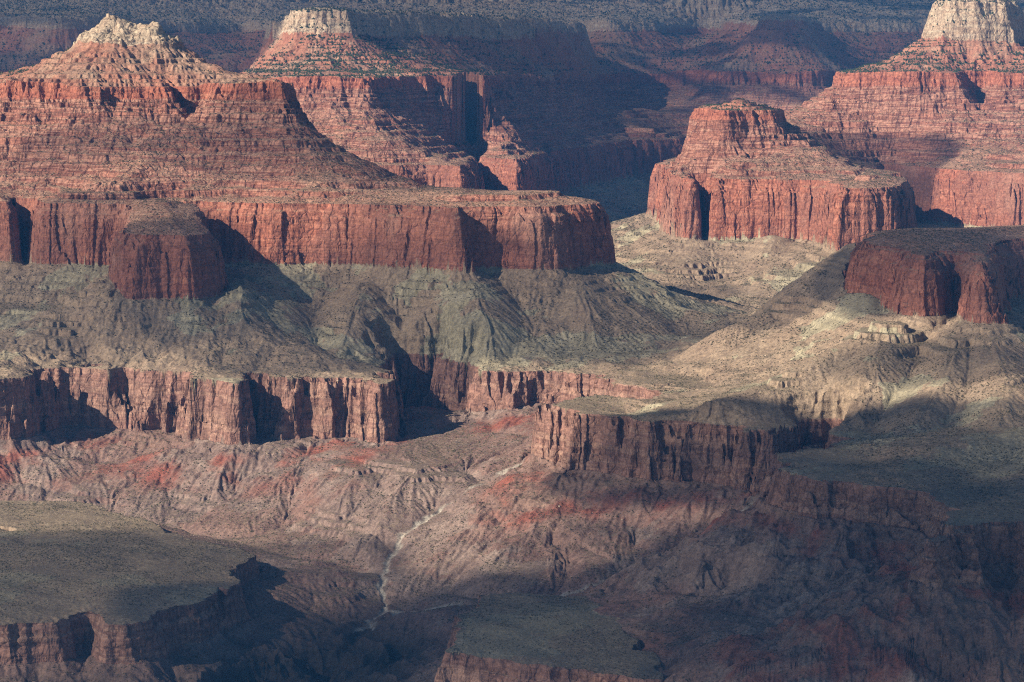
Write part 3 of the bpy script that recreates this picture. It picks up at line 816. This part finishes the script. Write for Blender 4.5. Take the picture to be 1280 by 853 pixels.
# a few fallen blocks big enough to be told apart on the slopes
import bmesh
boulder_mat = rock('pale_boulder', 'cap')
def boulder_mesh(seed):
    bm = bmesh.new(); bmesh.ops.create_icosphere(bm, subdivisions=2, radius=1)
    r = np.random.default_rng(seed); pl = r.normal(size=(7, 3)); pl /= np.linalg.norm(pl, axis=1)[:, None]; hh = .55 + .35 * r.random(7)
    for v in bm.verts:
        c = np.array(v.co)
        for p_, h_ in zip(pl, hh):                      # flat broken faces
            d_ = c @ p_
            if d_ > h_: c = c - (d_ - h_) * p_
        v.co = c
    me = bpy.data.meshes.new('boulder'); bm.to_mesh(me); bm.free(); me.materials.append(boulder_mat); return me
BM = [boulder_mesh(k) for k in range(4)]
for k, (px, Y, r_) in enumerate([(598, 7290, 6), (590, 7310, 4.5), (604, 7270, 4), (872, 5480, 4.5), (826, 5520, 4), (588, 5900, 4), (142, 6420, 4.5), (860, 9000, 6), (900, 8850, 5), (700, 5700, 4),
                                 (1040, 6000, 4), (420, 6600, 4.5), (330, 6400, 4), (520, 7100, 5), (960, 6500, 4), (780, 5600, 3.5)]):
    X_ = (px - 640) / FPX * Y
    j_ = int(np.argmin((co[:, 0] - X_) ** 2 + (co[:, 1] - Y) ** 2))
    o = bpy.data.objects.new('boulder', BM[k % 4]); scene.collection.objects.link(o)
    o.location = co[j_] + np.array([0, 0, r_ * .25]); o.scale = (r_, r_ * .8, r_ * .75); o.rotation_euler = (0, 0, k * 1.3)
    o['label'] = 'pale fallen boulder lying alone on a debris slope below the cliffs'; o['category'] = 'boulder'; o['group'] = 'fallen boulders on the slopes'
print('scatter', round(time.time() - T0, 1))

# ------------------------------------------------------------------ clouds: lumpy, high above the canyon, out of the frame; their shade dapples the ground
def cloud_material():
    mt, t = new_mat('cloud_vapour'); b = NB(t)
    tc = b.n('ShaderNodeTexCoord'); geo = b.n('ShaderNodeNewGeometry')
    att = b.n('ShaderNodeAttribute', attribute_name='thick').outputs['Fac']
    n_ = b.noise(geo.outputs['Position'], .0016, 4, .55)
    oi = b.n('ShaderNodeObjectInfo')
    f_ = b.math('ADD', att, b.math('MULTIPLY', b.math('SUBTRACT', n_, .5), 1.6))
    f_ = b.ramp(f_, [(.0, (0, 0, 0)), (.5, (1, 1, 1))])
    f_ = b.math('MULTIPLY', f_, oi.outputs['Alpha'])
    tr = b.n('ShaderNodeBsdfTransparent'); df = b.n('ShaderNodeBsdfDiffuse'); df.inputs[0].default_value = (.85, .86, .88, 1)
    mx = b.n('ShaderNodeMixShader'); b.l(f_, mx.inputs[0]); b.l(tr.outputs[0], mx.inputs[1]); b.l(df.outputs[0], mx.inputs[2])
    out = b.n('ShaderNodeOutputMaterial'); b.l(mx.outputs[0], out.inputs['Surface'])
    return mt
CLOUD_MAT = cloud_material()
def cloud(label, px, Y, zt, rx, ry, density, rot=0, alt=4300, seed=1):
    """a cloud whose shade is centred on a ground point"""
    gxp = (px - 640) / FPX * Y
    k = (alt - zt) / sun_to[2]
    c = (gxp + sun_to[0] * k, Y + sun_to[1] * k, alt)
    nu, nv = 96, 40
    u = np.linspace(0, 2 * np.pi, nu, endpoint=False); v = np.linspace(-np.pi / 2, np.pi / 2, nv)
    U, V = np.meshgrid(u, v, indexing='ij')
    X_, Y_, Z_ = np.cos(U) * np.cos(V), np.sin(U) * np.cos(V), np.sin(V)
    th = np.clip(1 - (X_ ** 2 + Y_ ** 2) ** 2.0, 0, 1)
    s = 1 + .35 * noise((X_ * rx + 5000).ravel(), (Y_ * ry + Z_ * 300 + 5000).ravel(), 500, seed).reshape(U.shape)
    zz = Z_ * np.where(Z_ > 0, 260, 110) * s + 60 * noise((X_ * rx).ravel(), (Y_ * ry).ravel(), 260, seed + 3).reshape(U.shape) * (Z_ > 0)
    vx, vy = X_ * rx * s, Y_ * ry * s
    cr, sr = math.cos(rot), math.sin(rot)
    P = np.stack([vx * cr - vy * sr, vx * sr + vy * cr, zz], -1).reshape(-1, 3).astype(f32)
    i, j = np.meshgrid(np.arange(nu), np.arange(nv - 1), indexing='ij')
    a = i * nv + j; b_ = ((i + 1) % nu) * nv + j
    q = np.stack([a, b_, b_ + 1, a + 1], -1).reshape(-1, 4).astype(np.int32)
    me = bpy.data.meshes.new('cloud')
    me.vertices.add(len(P)); me.vertices.foreach_set('co', P.ravel())
    me.loops.add(q.size); me.loops.foreach_set('vertex_index', q.ravel())
    me.polygons.add(len(q)); me.polygons.foreach_set('loop_start', np.arange(0, q.size, 4, dtype=np.int32))
    me.update(calc_edges=True); me.validate()
    at = me.attributes.new('thick', 'FLOAT', 'POINT'); at.data.foreach_set('value', th.ravel().astype(f32)[:len(me.vertices)])
    me.materials.append(CLOUD_MAT)
    o = bpy.data.objects.new('cloud', me); scene.collection.objects.link(o); o.location = c
    o.color = (1, 1, 1, 1 - math.sqrt(1 - density))
    o['label'] = label; o['category'] = 'cloud'; o['group'] = 'clouds above the canyon'; o['kind'] = 'structure'
    return o
CLOUDS = [
 ('long cloud shading the mesas along the bottom of the view', 900, 4800, 1000, 1250, 620, .88, 0.0, 4300, 201),
 ('cloud shading the mesa in the lower left corner', 140, 5100, 1000, 850, 640, .68, 0.0, 4300, 205),
 ('cloud shading the corner below the right hand terraces', 1190, 4250, 1100, 800, 560, .88, 0.0, 4200, 207),
 ('cloud shading the dark fluted cliff of the central mesa', 890, 5650, 1200, 560, 195, .92, -.45, 4100, 209),
 ('cloud shading the slope right of the pale creek', 760, 5480, 1080, 420, 150, .66, -.1, 4200, 211),
 ('cloud shading the terraces and slopes at the right', 1190, 5200, 1200, 560, 520, .86, 0.0, 4200, 213),
 ('cloud shading the slope below the near rounded butte', 1215, 5900, 1400, 300, 210, .74, 0.0, 4200, 215),
 ('cloud shading the near rounded butte', 1225, 6650, 1550, 430, 620, .84, 0.0, 4200, 217),
 ('small cloud shading the left shoulder of the near rounded butte', 985, 6950, 1450, 300, 230, .70, 0.2, 4200, 219),
 ('thin cloud over the great debris slope of the peak butte', 500, 7150, 1450, 950, 560, .66, 0.1, 4400, 221),
 ('thin cloud over the left shoulder of the peak butte', 60, 7250, 1450, 620, 560, .60, 0.1, 4400, 225),
 ('cloud shading the lower ledges of the peak butte', 470, 8100, 1800, 620, 330, .60, -.25, 4400, 226),
 ('wisp shading part of the left ledges of the peak butte', 110, 8150, 1850, 260, 170, .5, 0.1, 4400, 228),
 ('cloud shading the saddle between the two sunlit buttes', 1050, 10350, 1800, 280, 450, .78, 0.1, 4400, 227),
 ('cloud shading the hidden valley behind the peak butte', 840, 12900, 1500, 560, 1800, .70, 0.1, 4500, 229),
 ('cloud shading the long flat cap behind the peak butte', 600, 14200, 2200, 800, 1500, .50, 0.0, 4700, 231),
 ('great cloud bank shading the distant canyon wall', 500, 18200, 2200, 8000, 3700, .80, 0.0, 5200, 233)]
for c_ in CLOUDS: cloud(*c_)

# ------------------------------------------------------------------ haze: the canyon air
zlo, zhi = float(co[:, 2].min()) - 1.0, float(co[:, 2].max()) + 12.0
X0, X1, Y0, Y1 = -10500, 10500, -400, 24000
vs = [(X, Y, Z) for Z in (zlo, zhi) for Y in (Y0, Y1) for X in (X0, X1)]
me = bpy.data.meshes.new('haze')
me.from_pydata(vs, [], [(0, 2, 3, 1), (4, 5, 7, 6), (0, 1, 5, 4), (2, 6, 7, 3), (0, 4, 6, 2), (1, 3, 7, 5)])
haze = bpy.data.objects.new('haze', me); scene.collection.objects.link(haze); haze['kind'] = 'stuff'
mt, t = new_mat('haze'); b = NB(t)
vol = b.n('ShaderNodeVolumePrincipled')
vol.inputs['Color'].default_value = (.08, .39, 1.0, 1)
vol.inputs['Density'].default_value = HAZE_DENSITY
vol.inputs['Anisotropy'].default_value = 0.0
out = b.n('ShaderNodeOutputMaterial'); b.l(vol.outputs[0], out.inputs['Volume'])
me.materials.append(mt)
print('done', round(time.time() - T0, 1), 'z range', zlo, zhi)
